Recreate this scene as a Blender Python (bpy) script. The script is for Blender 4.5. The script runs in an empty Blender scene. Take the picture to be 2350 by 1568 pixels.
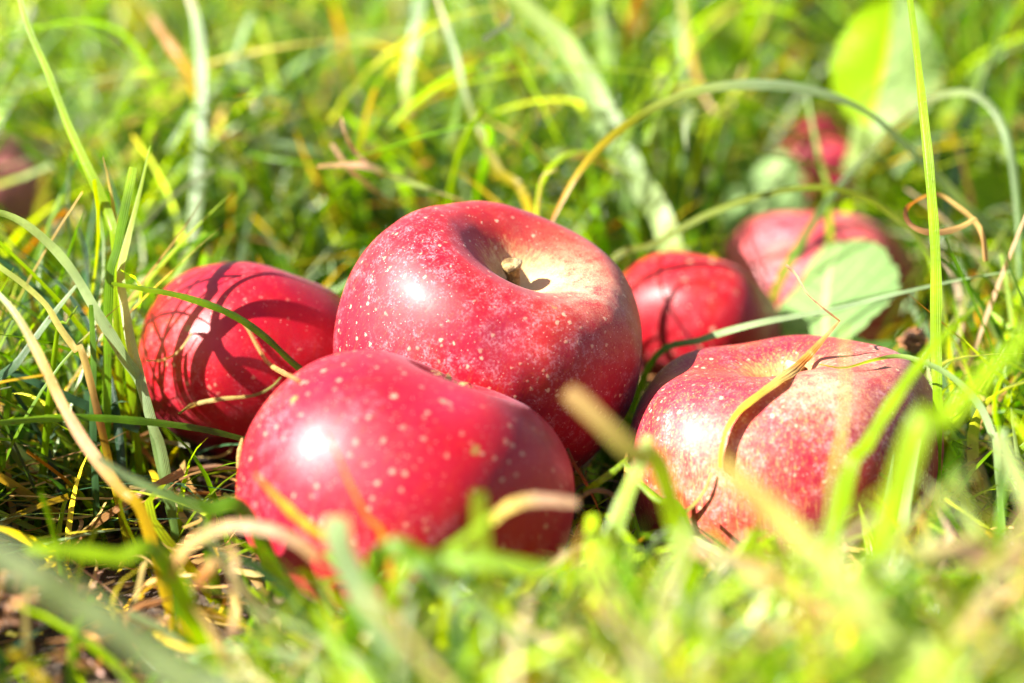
import bpy, math, random
import numpy as np
from mathutils import Vector, Matrix, Quaternion

# ------------------------------------------------------------------ camera, world, sun, exposure
scene = bpy.context.scene
col = scene.collection
H_CAM = 0.178
PITCH = math.radians(17.0)
LENS = 60.0
FPX = LENS / 36.0 * 2350.0          # focal length in the 2350 px wide reading of the photograph
cd = bpy.data.cameras.new("camera")
cam = bpy.data.objects.new("camera", cd)
col.objects.link(cam)
cam.location = (0, 0, H_CAM)
cam.rotation_euler = (math.pi / 2 - PITCH, 0, 0)
cd.lens = LENS
cd.sensor_width = 36.0
cd.clip_start = 0.01
cd.clip_end = 200.0
cd.dof.use_dof = True
cd.dof.focus_distance = 0.428
cd.dof.aperture_fstop = 5.0
cd.dof.aperture_blades = 9
scene.camera = cam

SUN_EL, SUN_ROT = math.radians(37.5), math.radians(-107.0)
world = bpy.data.worlds.new("World")
scene.world = world
world.use_nodes = True
wn = world.node_tree.nodes
bg = wn["Background"]
sky = wn.new("ShaderNodeTexSky")
sky.sky_type = 'NISHITA'
sky.sun_disc = False
sky.sun_elevation = SUN_EL
sky.sun_rotation = SUN_ROT
world.node_tree.links.new(sky.outputs[0], bg.inputs[0])
bg.inputs[1].default_value = 0.05
sd = bpy.data.lights.new("sun", 'SUN')
sun = bpy.data.objects.new("sun", sd)
col.objects.link(sun)
sd.energy = 5.0
sd.angle = math.radians(0.5)
sd.color = (1.0, 0.95, 0.86)
sdir = Vector((math.sin(SUN_ROT) * math.cos(SUN_EL), math.cos(SUN_ROT) * math.cos(SUN_EL), math.sin(SUN_EL)))
sun.rotation_euler = sdir.to_track_quat('Z', 'Y').to_euler()
sun.location = sdir * 3
vs = scene.view_settings
vs.view_transform = 'Standard'
vs.look = 'None'
vs.exposure = 2.35
vs.gamma = 1.0
scene.render.engine = 'CYCLES'
scene.cycles.use_denoising = True
scene.cycles.max_bounces = 10
scene.cycles.diffuse_bounces = 5
scene.cycles.transmission_bounces = 6
scene.cycles.sample_clamp_indirect = 6.0

# ------------------------------------------------------------------ helpers
RIGHT = Vector((1, 0, 0))
UP = Vector((0, math.sin(PITCH), math.cos(PITCH)))
FWD = Vector((0, math.cos(PITCH), -math.sin(PITCH)))
CAM = Vector((0, 0, H_CAM))
rng = np.random.default_rng(11)
random.seed(5)


def at(px, py, z):
    px, py, z = float(px), float(py), float(z)
    return CAM + z * (FWD + (px - 1175.0) / FPX * RIGHT - (py - 784.0) / FPX * UP)


def camdir(x, y, z):
    """right, up, towards the viewer -> world direction"""
    return (RIGHT * x + UP * y - FWD * z).normalized()


def project(P):
    """(...,3) world -> px, py, depth"""
    d = P - np.array(CAM)
    z = d @ np.array(FWD)
    zz = np.where(np.abs(z) < 1e-4, 1e-4, z)
    return 1175 + d @ np.array(RIGHT) / zz * FPX, 784 - d @ np.array(UP) / zz * FPX, z


def ground_h(x, y):
    h = 0.004 * np.sin(x * 23 + 1.0) * np.cos(y * 19 + .4) + 0.003 * np.sin(x * 51 - y * 37) + 0.0016 * np.sin(x * 131 + 2 * np.sin(y * 97))
    return h + 0.02 * np.clip((y - 1.0), 0, 4) ** 1.2


def tag(o, label=None, cat=None, group=None, kind=None):
    if label: o["label"] = label
    if cat: o["category"] = cat
    if group: o["group"] = group
    if kind: o["kind"] = kind
    return o


def mesh_np(name, V, F, mat, smooth=True, colors=None, uv=None, parent=None, attrs=None):
    """V (n,3), F (m,4) quads or list of faces; colours and floats are per vertex"""
    me = bpy.data.meshes.new(name)
    V = np.asarray(V, dtype=np.float32)
    if isinstance(F, np.ndarray):
        m, k = F.shape
        me.vertices.add(len(V)); me.vertices.foreach_set("co", V.ravel())
        me.loops.add(m * k); me.loops.foreach_set("vertex_index", F.astype(np.int32).ravel())
        me.polygons.add(m)
        me.polygons.foreach_set("loop_start", (np.arange(m) * k).astype(np.int32))
        me.update(calc_edges=True)
    else:
        me.from_pydata(V.tolist(), [], F); me.update()
    if smooth:
        me.polygons.foreach_set("use_smooth", np.ones(len(me.polygons), dtype=bool))
    if colors is not None:
        a = me.color_attributes.new("tint", 'FLOAT_COLOR', 'POINT')
        c = np.ones((len(V), 4), dtype=np.float32); c[:, :3] = colors
        a.data.foreach_set("color", c.ravel())
    if uv is not None:
        a = me.attributes.new("across", 'FLOAT_VECTOR', 'POINT')
        u3 = np.zeros((len(V), 3), dtype=np.float32); u3[:, :uv.shape[1]] = uv
        a.data.foreach_set("vector", u3.ravel())
    for k, v in (attrs or {}).items():
        if v.ndim == 1:
            a = me.attributes.new(k, 'FLOAT', 'POINT'); a.data.foreach_set("value", v.astype(np.float32))
        else:
            a = me.attributes.new(k, 'FLOAT_VECTOR', 'POINT'); a.data.foreach_set("vector", v.astype(np.float32).ravel())
    me.materials.append(mat)
    o = bpy.data.objects.new(name, me)
    col.objects.link(o)
    if parent is not None:
        o.parent = parent
    return o


class NT:
    def __init__(s, name):
        s.m = bpy.data.materials.new(name); s.m.use_nodes = True
        s.t = s.m.node_tree; s.n = s.t.nodes; s.n.clear()

    def new(s, typ, **kw):
        d = s.n.new(typ)
        for k, v in kw.items():
            if isinstance(k, str) and k.startswith("i_"):
                d.inputs[k[2:].replace("_", " ")].default_value = v
            else:
                setattr(d, k, v)
        return d

    def l(s, a, b): s.t.links.new(a, b)

    def put(s, v, sock):
        if hasattr(v, "is_output"): s.l(v, sock)
        else: sock.default_value = v

    def math(s, op, a, b=0.0, clamp=False):
        d = s.new("ShaderNodeMath", operation=op, use_clamp=clamp)
        s.put(a, d.inputs[0]); s.put(b, d.inputs[1]); return d.outputs[0]

    def mix(s, f, a, b, blend='MIX'):
        d = s.new("ShaderNodeMix", data_type='RGBA', blend_type=blend)
        s.put(f, d.inputs[0]); s.put(a, d.inputs[6]); s.put(b, d.inputs[7]); return d.outputs[2]

    def rng(s, v, a, b, c=0.0, d_=1.0, smooth=True):
        d = s.new("ShaderNodeMapRange", interpolation_type='SMOOTHSTEP' if smooth else 'LINEAR')
        s.put(v, d.inputs[0])
        for i, x in enumerate((a, b, c, d_)): d.inputs[i + 1].default_value = x
        return d.outputs[0]

    def noise(s, vec, scale, detail=3.0, rough=.55):
        d = s.new("ShaderNodeTexNoise"); s.l(vec, d.inputs["Vector"])
        d.inputs["Scale"].default_value = scale; d.inputs["Detail"].default_value = detail; d.inputs["Roughness"].default_value = rough
        return d.outputs[0]

    def voro(s, vec, scale):
        d = s.new("ShaderNodeTexVoronoi"); s.l(vec, d.inputs["Vector"]); d.inputs["Scale"].default_value = scale
        return d.outputs["Distance"], d.outputs["Color"]

    def attr(s, name): return s.new("ShaderNodeAttribute", attribute_name=name)

    def coords(s, scale=None, loc=None):
        c = s.new("ShaderNodeTexCoord").outputs["Object"]
        if scale or loc:
            mp = s.new("ShaderNodeMapping"); s.l(c, mp.inputs[0])
            if scale: mp.inputs["Scale"].default_value = scale
            if loc: mp.inputs["Location"].default_value = loc
            return mp.outputs[0]
        return c

    def bump(s, h, strength, dist):
        b = s.new("ShaderNodeBump"); b.inputs["Strength"].default_value = strength; b.inputs["Distance"].default_value = dist
        s.l(h, b.inputs["Height"]); return b.outputs[0]

    def out(s, sh):
        o = s.new("ShaderNodeOutputMaterial"); s.l(sh, o.inputs[0]); return s.m


def rgba(c, a=1.0): return (c[0], c[1], c[2], a)


# ------------------------------------------------------------------ materials
def blade_material(name, trans=0.5, rough=0.33, spec=0.5, veins=5.0, spots=0.0, gain=(2.2, 2.0, 0.3)):
    t = NT(name)
    a = t.attr("tint").outputs["Color"]
    ac = t.attr("across").outputs["Vector"]
    sx = t.new("ShaderNodeSeparateXYZ"); t.l(ac, sx.inputs[0])
    wv = t.math('SINE', t.math('MULTIPLY', sx.outputs[0], veins * math.pi))
    obj = t.coords()
    n = t.noise(obj, 160, 3)
    n2 = t.noise(obj, 900, 2)
    c = t.mix(t.rng(n, .3, .75, 0, .5), a, t.mix(1.0, a, (.75, .8, .6, 1), 'MULTIPLY'))
    c = t.mix(t.rng(wv, -.2, 1, 0, .34), c, t.mix(1.0, c, (1.45, 1.4, 1.2, 1), 'MULTIPLY'))
    c = t.mix(t.rng(n2, .45, .8, 0, .35), c, t.mix(1.0, c, (.6, .6, .6, 1), 'MULTIPLY'))
    if spots:
        d, vc = t.voro(obj, 420)
        sp = t.math('MULTIPLY', t.rng(d, .28, .12), t.rng(n, .56, .66))
        c = t.mix(t.math('MULTIPLY', sp, spots), c, (.09, .035, .01, 1))
    tc = t.mix(1.0, c, rgba(gain), 'MULTIPLY')
    p = t.new("ShaderNodeBsdfPrincipled")
    t.l(c, p.inputs["Base Color"]); p.inputs["Roughness"].default_value = rough
    p.inputs["Specular IOR Level"].default_value = spec
    t.l(t.bump(t.math('ADD', t.math('MULTIPLY', wv, .6), n2), .35, .0004), p.inputs["Normal"])
    tr = t.new("ShaderNodeBsdfTranslucent"); t.l(tc, tr.inputs[0])
    mx = t.new("ShaderNodeMixShader"); mx.inputs[0].default_value = trans
    t.l(p.outputs[0], mx.inputs[1]); t.l(tr.outputs[0], mx.inputs[2])
    return t.out(mx.outputs[0])


M_LAWN = blade_material("grass_leaf", .52, .22, .22, 3.0, gain=(2.05, 1.9, .22))
M_HERO = blade_material("grass_leaf_ribbed", .45, .33, .27, 7.0, spots=.7)
M_DRY = blade_material("dry_leaf", .28, .55, .3, 5.0, gain=(1.5, 1.3, .9))


def leaf_material():
    t = NT("broad_leaf_skin")
    a = t.attr("tint").outputs["Color"]; ac = t.attr("across").outputs["Vector"]
    sx = t.new("ShaderNodeSeparateXYZ"); t.l(ac, sx.inputs[0])
    au = t.math('ABSOLUTE', sx.outputs[0])
    mid = t.rng(au, .09, .02)
    obl = t.math('SUBTRACT', t.math('MULTIPLY', sx.outputs[1], 7.0), t.math('MULTIPLY', au, 3.2))
    side = t.rng(t.math('ABSOLUTE', t.math('SUBTRACT', t.math('FRACT', obl), .5)), .09, .01)
    v = t.math('MAXIMUM', mid, t.math('MULTIPLY', side, .7))
    n = t.noise(t.coords(), 220, 4)
    c = t.mix(t.rng(n, .35, .7, 0, .5), a, t.mix(1.0, a, (.7, .75, .8, 1), 'MULTIPLY'))
    c = t.mix(t.math('MULTIPLY', v, .85), c, t.mix(1.0, c, (2.2, 1.8, 2.2, 1), 'MULTIPLY'))
    p = t.new("ShaderNodeBsdfPrincipled"); t.l(c, p.inputs["Base Color"]); p.inputs["Roughness"].default_value = .42; p.inputs["Specular IOR Level"].default_value = .22
    t.l(t.bump(t.math('SUBTRACT', n, v), .4, .0012), p.inputs["Normal"])
    tr = t.new("ShaderNodeBsdfTranslucent"); t.l(t.mix(1.0, c, (2.4, 2.1, .7, 1), 'MULTIPLY'), tr.inputs[0])
    mx = t.new("ShaderNodeMixShader"); mx.inputs[0].default_value = .45
    t.l(p.outputs[0], mx.inputs[1]); t.l(tr.outputs[0], mx.inputs[2])
    return t.out(mx.outputs[0])


M_LEAF = leaf_material()


def soil_material():
    t = NT("soil")
    o = t.coords()
    a = t.noise(o, 60, 6, .65); b = t.noise(o, 420, 5, .7); d, vc = t.voro(o, 260)
    c = t.mix(t.rng(a, .35, .65), (.022, .012, .006, 1), (.075, .042, .02, 1))
    c = t.mix(t.rng(b, .5, .75, 0, .6), c, (.14, .085, .045, 1))
    p = t.new("ShaderNodeBsdfPrincipled"); t.l(c, p.inputs["Base Color"])
    t.l(t.rng(b, .3, .7, .5, .95), p.inputs["Roughness"])
    t.l(t.bump(t.math('ADD', t.math('ADD', b, t.math('MULTIPLY', d, -.7)), a), .9, .004), p.inputs["Normal"])
    return t.out(p.outputs[0])


M_SOIL = soil_material()


def clod_material():
    t = NT("wet_clod")
    o = t.coords()
    a = t.noise(o, 150, 6, .7); b = t.noise(o, 700, 4, .7)
    c = t.mix(t.rng(a, .35, .65), (.05, .018, .006, 1), (.27, .11, .035, 1))
    c = t.mix(t.rng(b, .5, .8, 0, .6), c, (.4, .2, .08, 1))
    p = t.new("ShaderNodeBsdfPrincipled"); t.l(c, p.inputs["Base Color"]); p.inputs["Roughness"].default_value = .3
    t.l(t.bump(t.math('ADD', a, b), .9, .002), p.inputs["Normal"])
    return t.out(p.outputs[0])


M_CLOD = clod_material()


def stem_material():
    t = NT("apple_stalk")
    o = t.coords()
    n = t.noise(o, 500, 5, .65)
    tip = t.attr("tipness").outputs["Fac"]
    c = t.mix(t.rng(n, .35, .65), (.10, .05, .012, 1), (.34, .22, .07, 1))
    c = t.mix(t.math('MULTIPLY', tip, .85), c, (.62, .47, .24, 1))
    p = t.new("ShaderNodeBsdfPrincipled"); t.l(c, p.inputs["Base Color"]); p.inputs["Roughness"].default_value = .7
    t.l(t.bump(n, .8, .001), p.inputs["Normal"])
    return t.out(p.outputs[0])


M_STEM = stem_material()


def apple_material(name, red=(.34, .0005, .007), deep=(.24, .0004, .014), warm=(.38, .010, .002), bloom=.3, yellow=0.12,
                   dots=1.0, dot_scale=190, dot_r=.15, russet=.8, rus=(.72, .52, .22), hole_shade=.9, rough=.3, off=(0, 0, 0), streak=.4):
    t = NT(name)
    o = t.coords(loc=off)
    pol = t.attr("polar").outputs["Vector"]
    cav = t.attr("cavity").outputs["Fac"]
    big = t.noise(o, 26, 3); big2 = t.noise(t.coords(loc=(off[0] + 3.1, off[1] + 1.7, off[2])), 30, 3)
    mp = t.new("ShaderNodeMapping"); t.l(pol, mp.inputs[0]); mp.inputs["Scale"].default_value = (9, 9, 1.1); mp.inputs["Location"].default_value = off
    st = t.noise(mp.outputs[0], 3.0, 6, .7)
    mp2 = t.new("ShaderNodeMapping"); t.l(pol, mp2.inputs[0]); mp2.inputs["Scale"].default_value = (30, 30, 5.0)
    st2 = t.noise(mp2.outputs[0], 3.0, 4, .7)
    c = t.mix(t.rng(big, .36, .62), rgba(deep), rgba(red))
    c = t.mix(t.rng(big2, .5, .72, 0, .75), c, rgba(warm))
    c = t.mix(t.rng(st, .52, .78, 0, streak), c, rgba((warm[0] * 1.05, warm[1] * 2.6, warm[2] * 2.0)))
    c = t.mix(t.rng(st2, .3, .5, .35 * streak, 0), c, rgba(deep))
    # yellow ground colour breaking through in streaks
    ym = t.math('MULTIPLY', t.rng(st2, .52 - .16 * max(0, yellow - .3), .70 - .12 * max(0, yellow - .3)), t.rng(st, .42 - .15 * max(0, yellow - .3), .6))
    c = t.mix(t.math('MULTIPLY', ym, yellow), c, (.62, .36, .08, 1))
    # waxy bloom: pale, grainy, in patches
    fine = t.noise(o, 1500, 4, .75); mid = t.noise(o, 260, 5, .7); patch = t.noise(t.coords(loc=(off[0], off[1] + 5, 2)), 34, 4, .6)
    bm = t.math('MULTIPLY', t.math('MULTIPLY', t.rng(fine, .38, .68, .15, 1), t.rng(mid, .36, .66, .2, 1)), t.rng(patch, .36, .66, .2, 1))
    c = t.mix(t.math('MULTIPLY', t.rng(bm, .10, .85), bloom), c, (.62, .36, .42, 1))
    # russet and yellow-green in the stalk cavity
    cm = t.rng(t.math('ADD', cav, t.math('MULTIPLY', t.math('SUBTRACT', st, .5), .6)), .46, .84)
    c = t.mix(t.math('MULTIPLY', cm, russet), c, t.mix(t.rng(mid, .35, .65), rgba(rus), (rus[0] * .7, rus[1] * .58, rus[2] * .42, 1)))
    c = t.mix(t.rng(cav, hole_shade, .99, 0, .75), c, (.05, .028, .012, 1))  # shade of the deep hollow painted into the skin colour
    # lenticels: fewer large, many fine
    wob = t.new("ShaderNodeVectorMath", operation='ADD'); t.l(o, wob.inputs[0])
    nz = t.new("ShaderNodeTexNoise"); t.l(o, nz.inputs["Vector"]); nz.inputs["Scale"].default_value = 900
    sc_ = t.new("ShaderNodeVectorMath", operation='SCALE'); t.l(nz.outputs["Color"], sc_.inputs[0]); sc_.inputs["Scale"].default_value = .0012
    t.l(sc_.outputs[0], wob.inputs[1])
    d1, k1 = t.voro(wob.outputs[0], dot_scale)
    s1 = t.new("ShaderNodeSeparateColor"); t.l(k1, s1.inputs[0])
    m1 = t.math('MULTIPLY', t.rng(t.math('SUBTRACT', d1, t.math('MULTIPLY', s1.outputs[0], .07)), dot_r, dot_r * .45), t.rng(s1.outputs[1], .08, .16))
    c = t.mix(t.math('MULTIPLY', t.math('MULTIPLY', m1, t.rng(s1.outputs[2], 0, 1, .3, 1, False)), .85 * dots, True), c, (.64, .37, .24, 1))
    core = t.math('MULTIPLY', t.rng(d1, .055, .03), t.rng(s1.outputs[2], .62, .66))
    c = t.mix(t.math('MULTIPLY', core, .8 * dots, True), c, (.12, .06, .02, 1))
    d2, k2 = t.voro(o, dot_scale * 3.1)
    s2 = t.new("ShaderNodeSeparateColor"); t.l(k2, s2.inputs[0])
    m2 = t.math('MULTIPLY', t.rng(d2, .19, .08), t.rng(s2.outputs[1], .5, .56))
    c = t.mix(t.math('MULTIPLY', m2, .65 * dots, True), c, (.78, .52, .42, 1))
    d3, k3 = t.voro(o, dot_scale * 2.2)
    s3 = t.new("ShaderNodeSeparateColor"); t.l(k3, s3.inputs[0])
    m3 = t.math('MULTIPLY', t.rng(d3, .12, .06), t.rng(s3.outputs[0], .80, .84))
    c = t.mix(t.math('MULTIPLY', m3, .75), c, (.05, .015, .012, 1))
    # small brown scabs and specks of soil
    d4, k4 = t.voro(o, 75)
    s4 = t.new("ShaderNodeSeparateColor"); t.l(k4, s4.inputs[0])
    m4 = t.math('MULTIPLY', t.rng(t.math('ADD', d4, t.math('MULTIPLY', t.math('SUBTRACT', mid, .5), .35)), .085, .06), t.rng(s4.outputs[1], .55, .6))
    c = t.mix(t.math('MULTIPLY', m4, .85), c, t.mix(s4.outputs[0], (.05, .02, .008, 1), (.34, .17, .04, 1)))
    pl = t.attr("pale").outputs["Fac"]  # pale skin, and on the streaky apple also painted waxy glare
    pm = t.math('MULTIPLY', pl, t.rng(t.math('ADD', t.math('MULTIPLY', mid, .5), t.math('MULTIPLY', st2, .7)), .42, .74))
    c = t.mix(pm, c, (.62, .40, .22, 1))
    # bruise: set by a per-vertex mask where the skin is dented
    br = t.attr("bruise").outputs["Fac"]
    c = t.mix(t.math('MULTIPLY', br, .32), c, (.17, .05, .13, 1))
    sc = t.attr("scar").outputs["Fac"]
    c = t.mix(t.rng(t.math('ADD', sc, t.math('MULTIPLY', t.math('SUBTRACT', mid, .5), .9)), .55, .8), c, (.20, .13, .09, 1))
    p = t.new("ShaderNodeBsdfPrincipled"); t.l(c, p.inputs["Base Color"])
    t.l(t.math('ADD', t.rng(t.math('MULTIPLY', mid, fine), .15, .4, rough + .10, rough + .30), t.math('MULTIPLY', cm, .25)), p.inputs["Roughness"])
    p.inputs["Specular IOR Level"].default_value = .27
    p.inputs["Coat Weight"].default_value = .05; p.inputs["Coat Roughness"].default_value = .2
    p.inputs["Sheen Weight"].default_value = .04; p.inputs["Sheen Roughness"].default_value = .45
    p.inputs["Sheen Tint"].default_value = (.85, .78, 1.0, 1)
    p.inputs["Subsurface Weight"].default_value = .0
    p.inputs["Subsurface Radius"].default_value = (.004, .001, .0008); p.inputs["Subsurface Scale"].default_value = 1.0
    h = t.math('ADD', t.math('MULTIPLY', mid, .6), t.math('ADD', t.math('MULTIPLY', m1, .35), t.math('MULTIPLY', fine, .12)))
    t.l(t.bump(h, .22, .0007), p.inputs["Normal"])
    return t.out(p.outputs[0])


# ------------------------------------------------------------------ ground
def build_ground():
    def axis(a, b, c0, n):
        u = np.linspace(-1, 1, n)
        w = np.sign(u) * (0.13 * np.abs(u) + 0.87 * np.abs(u) ** 5)
        return c0 + np.where(w < 0, w * (c0 - a), w * (b - c0))
    xs = axis(-40, 40, 0.0, 361); ys = axis(-40, 60, .45, 361)
    X, Y = np.meshgrid(xs, ys)
    fine = np.exp(-((X / 1.2) ** 2 + ((Y - .5) / 1.2) ** 2))
    Z = ground_h(X, np.minimum(Y, 5.0)) + fine * .004 * (np.sin(X * 310 + 3 * np.sin(Y * 170)) * np.sin(Y * 280 + 2 * np.cos(X * 210)) + .6 * rng.standard_normal(X.shape) * .6)
    n = len(xs)
    idx = np.arange(n * n).reshape(n, n)
    F = np.stack([idx[:-1, :-1], idx[:-1, 1:], idx[1:, 1:], idx[1:, :-1]], -1).reshape(-1, 4)
    o = mesh_np("ground", np.stack([X, Y, Z - .003], -1).reshape(-1, 3), F, M_SOIL)
    tag(o, kind="structure")


build_ground()

# ------------------------------------------------------------------ apples
PROFILE_OPEN = [(0.0, .49), (.05, .495), (.11, .52), (.20, .595), (.31, .68), (.45, .745), (.60, .76), (.77, .67), (.92, .44), (1.0, .10),
           (.985, -.22), (.89, -.50), (.72, -.69), (.54, -.79), (.36, -.80), (.22, -.75), (.12, -.68), (.05, -.65), (0.0, -.645)]
PROFILE_NARROW = [(0.0, .30), (.035, .31), (.065, .41), (.11, .55), (.185, .675), (.32, .755), (.54, .775), (.75, .69), (.92, .44), (1.0, .10),
           (.98, -.22), (.88, -.50), (.71, -.70), (.52, -.80), (.36, -.81), (.22, -.75), (.12, -.68), (.05, -.65), (0.0, -.645)]
PROFILE_ROUND = [(0.0, .36), (.05, .375), (.10, .44), (.17, .57), (.27, .68), (.40, .76), (.55, .77), (.74, .67), (.91, .43), (1.0, .08),
           (.975, -.22), (.86, -.48), (.69, -.66), (.50, -.755), (.34, -.77), (.22, -.735), (.12, -.69), (.05, -.67), (0.0, -.665)]
PROFILE = [(0.0, .36), (.05, .375), (.10, .44), (.17, .57), (.27, .70), (.40, .79), (.55, .80), (.74, .70), (.91, .45), (1.0, .10),
           (.985, -.22), (.90, -.50), (.74, -.70), (.54, -.81), (.36, -.82), (.22, -.76), (.12, -.68), (.05, -.65), (0.0, -.645)]
APPLES = []       # centre, semi-axes, rotation for keeping the grass out


def catmull(P, n):
    P = np.asarray(P, float)
    k = len(P) - 1
    E = np.vstack([2 * P[0] - P[1], P, 2 * P[-1] - P[-2]])
    t = np.linspace(0, k, n)
    i = np.minimum(t.astype(int), k - 1); f = (t - i)[:, None]
    p0, p1, p2, p3 = E[i], E[i + 1], E[i + 2], E[i + 3]
    return .5 * (2 * p1 + (p2 - p0) * f + (2 * p0 - 5 * p1 + 4 * p2 - p3) * f ** 2 + (3 * p1 - p0 - 3 * p2 + p3) * f ** 3)


def tube(path, radii, n=12):
    path = [Vector(p) for p in path]
    V, F = [], []
    for i, p in enumerate(path):
        tg = (path[min(i + 1, len(path) - 1)] - path[max(i - 1, 0)]).normalized()
        s = tg.cross(Vector((.31, .9, .2))).normalized(); b = tg.cross(s)
        for k in range(n):
            a = 2 * math.pi * k / n
            V.append(p + (s * math.cos(a) + b * math.sin(a)) * radii[i] * (1 + .09 * math.sin(3 * a + i)))
    for i in range(len(path) - 1):
        for k in range(n):
            F.append((i * n + k, i * n + (k + 1) % n, (i + 1) * n + (k + 1) % n, (i + 1) * n + k))
    V.append(path[-1]); F += [(len(V) - 1, (len(path) - 1) * n + k, (len(path) - 1) * n + (k + 1) % n) for k in range(n)]
    return [tuple(v) for v in V], F


def make_apple(label, px, py, z, R, axis, mat, hscale=1.0, spin=0.0, lobes=.022, taper=.0, stem=True, stem_len=.34, stem_lean=(.1, .0),
               calyx=False, seed=0, bruises=(), scars=(), pales=(), flip=False, group="red apples lying in the grass", res=(150, 190), profile=None):
    nv, nu = res
    pr = catmull(profile or PROFILE, nv)
    pr[0, 0] = pr[-1, 0] = 0.0
    pr[:, 0] = np.maximum(pr[:, 0], 0)
    r_, z_ = pr[:, 0][:, None], pr[:, 1][:, None]
    ph = np.linspace(0, 2 * math.pi, nu, endpoint=False)[None, :]
    rs = np.random.default_rng(seed)
    a1, a2, a3 = rs.uniform(0, 6.28, 3)
    wob = 1 + lobes * np.cos(5 * ph + a1) * (.35 + .65 * np.abs(z_)) + .022 * np.cos(2 * ph + a2) + .015 * np.cos(3 * ph + a3) * z_
    rad = r_ * wob * (1 + taper * z_)
    zz = z_ * hscale * (1 + .03 * np.cos(ph + a3)) + .03 * r_ * np.cos(ph + a2) + lobes * .9 * np.cos(5 * ph + a1) * r_ * np.sign(z_) * np.abs(z_) ** 2
    V = np.stack([rad * np.cos(ph), rad * np.sin(ph), zz + 0 * ph], -1).reshape(-1, 3) * R
    # a little unevenness of the flesh
    q = V / R
    N = q / np.maximum(np.linalg.norm(q, axis=1, keepdims=True), 1e-6)
    bumpy = .009 * np.sin(q @ rs.normal(0, 4.0, 3) + a1) + .004 * np.sin(q @ rs.normal(0, 6.0, 3) + a2) + .001 * np.sin(q @ rs.normal(0, 11.0, 3) + a3)
    rot = Vector((0, 0, 1)).rotation_difference(axis) @ Quaternion((0, 0, 1), spin)
    if flip:
        rot = Vector((0, 0, -1)).rotation_difference(axis) @ Quaternion((0, 0, 1), spin)
    Rm = np.array(rot.to_matrix())
    bru = np.zeros(len(V)); sca = np.zeros(len(V)); pal_ = np.zeros(len(V))
    for (d, size, depth) in bruises:
        dl = np.array(rot.inverted() @ d)
        g = np.exp(-((1 - N @ dl) / size)); bumpy -= depth * g; bru = np.maximum(bru, g * min(1, depth * 14))
    for (d, size, amt) in pales:
        dl = np.array(rot.inverted() @ d)
        pal_ = np.maximum(pal_, amt * np.exp(-((1 - N @ dl) / size)))
    for (d, size) in scars:
        dl = np.array(rot.inverted() @ d)
        sca = np.maximum(sca, np.exp(-((1 - N @ dl) / size)))
    V = V + N * (bumpy * R)[:, None]
    idx = np.arange(nv * nu).reshape(nv, nu)
    nx = np.roll(idx, -1, axis=1)
    F = np.stack([idx[:-1], idx[1:], nx[1:], nx[:-1]], -1).reshape(-1, 4)
    t = np.linspace(0, 1, nv)[:, None] + 0 * ph
    cav = np.clip(1 - r_ / .62, 0, 1) * (z_ > .2) + 0 * ph
    pol = np.stack([np.cos(ph) * (.3 + r_), np.sin(ph) * (.3 + r_), t * 3], -1).reshape(-1, 3)
    o = mesh_np("apple", V, F, mat, attrs={"polar": pol, "cavity": cav.ravel(), "bruise": bru, "scar": sca, "pale": pal_})
    o.location = at(px, py, z)
    o.rotation_mode = 'QUATERNION'; o.rotation_quaternion = rot
    tag(o, label, "apple", group)
    zb = ((profile or PROFILE)[0][1] - .01) * hscale * R
    if stem:
        L = stem_len * R
        n = 12
        path = [(stem_lean[0] * L * (i / (n - 1)) ** 1.6, stem_lean[1] * L * (i / (n - 1)) ** 1.6, zb - .03 * R + L * i / (n - 1)) for i in range(n)]
        rad = [R * (.056 - .012 * math.sin(math.pi * i / (n - 1)) + (.016 * math.exp(-((n - 2 - i) / 1.6) ** 2))) for i in range(n)]
        sv, sf = tube(path, rad)
        sv = np.array(sv)
        tipn = np.clip((sv[:, 2] - (zb + L * .90)) / (L * .06), 0, 1)
        s = mesh_np("stem", sv, sf, M_STEM, parent=o, attrs={"tipness": tipn})
    if calyx:
        V2, F2 = [], []
        zc = -.655 * hscale * R
        for k in range(7):
            a = k * 2 * math.pi / 7 + rs.uniform(-.2, .2); b0 = len(V2)
            for j in range(5):
                u = j / 4; rr = R * (.03 + .09 * u + .05 * u * u); h = zc - R * (.03 * u + .09 * math.sin(u * 2.4)); w = R * .035 * (1 - u) + 1e-4
                ca, sa = math.cos(a + .3 * u), math.sin(a + .3 * u)
                V2 += [(rr * ca - w * sa, rr * sa + w * ca, h), (rr * ca + w * sa, rr * sa - w * ca, h + .004 * R)]
            F2 += [(b0 + 2 * j, b0 + 2 * j + 1, b0 + 2 * j + 3, b0 + 2 * j + 2) for j in range(4)]
        mesh_np("calyx", np.array(V2), F2, M_STEM, parent=o, attrs={"tipness": np.zeros(len(V2))})
    APPLES.append((np.array(o.location), R, hscale, Rm))
    return o


A_main = apple_material("red_skin_main", bloom=.30, dots=.85, dot_scale=340, dot_r=.18, rough=.36, off=(.3, .1, .2))
A_front = apple_material("red_skin_front", bloom=.22, streak=.7, dots=.62, dot_scale=285, dot_r=.19, rough=.3, off=(1.3, .6, .2), yellow=.03)
A_right = apple_material("red_skin_streaked", red=(.29, .004, .014), deep=(.19, .002, .026), warm=(.40, .035, .010), bloom=.38, yellow=.48,
                         dots=.95, dot_scale=330, dot_r=.17, rough=.4, off=(2.3, .1, .9), streak=.85, russet=.9, rus=(.46, .29, .09), hole_shade=.70)
A_left = apple_material("red_skin_left", bloom=.16, dots=.5, dot_scale=240, dot_r=.15, rough=.26, off=(.7, 2.1, .2), yellow=.03)
A_small = apple_material("red_skin_small", bloom=.12, dots=.8, dot_scale=180, dot_r=.16, rough=.28, off=(4.7, .1, .2), yellow=.08, deep=(.19, .001, .008))
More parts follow.
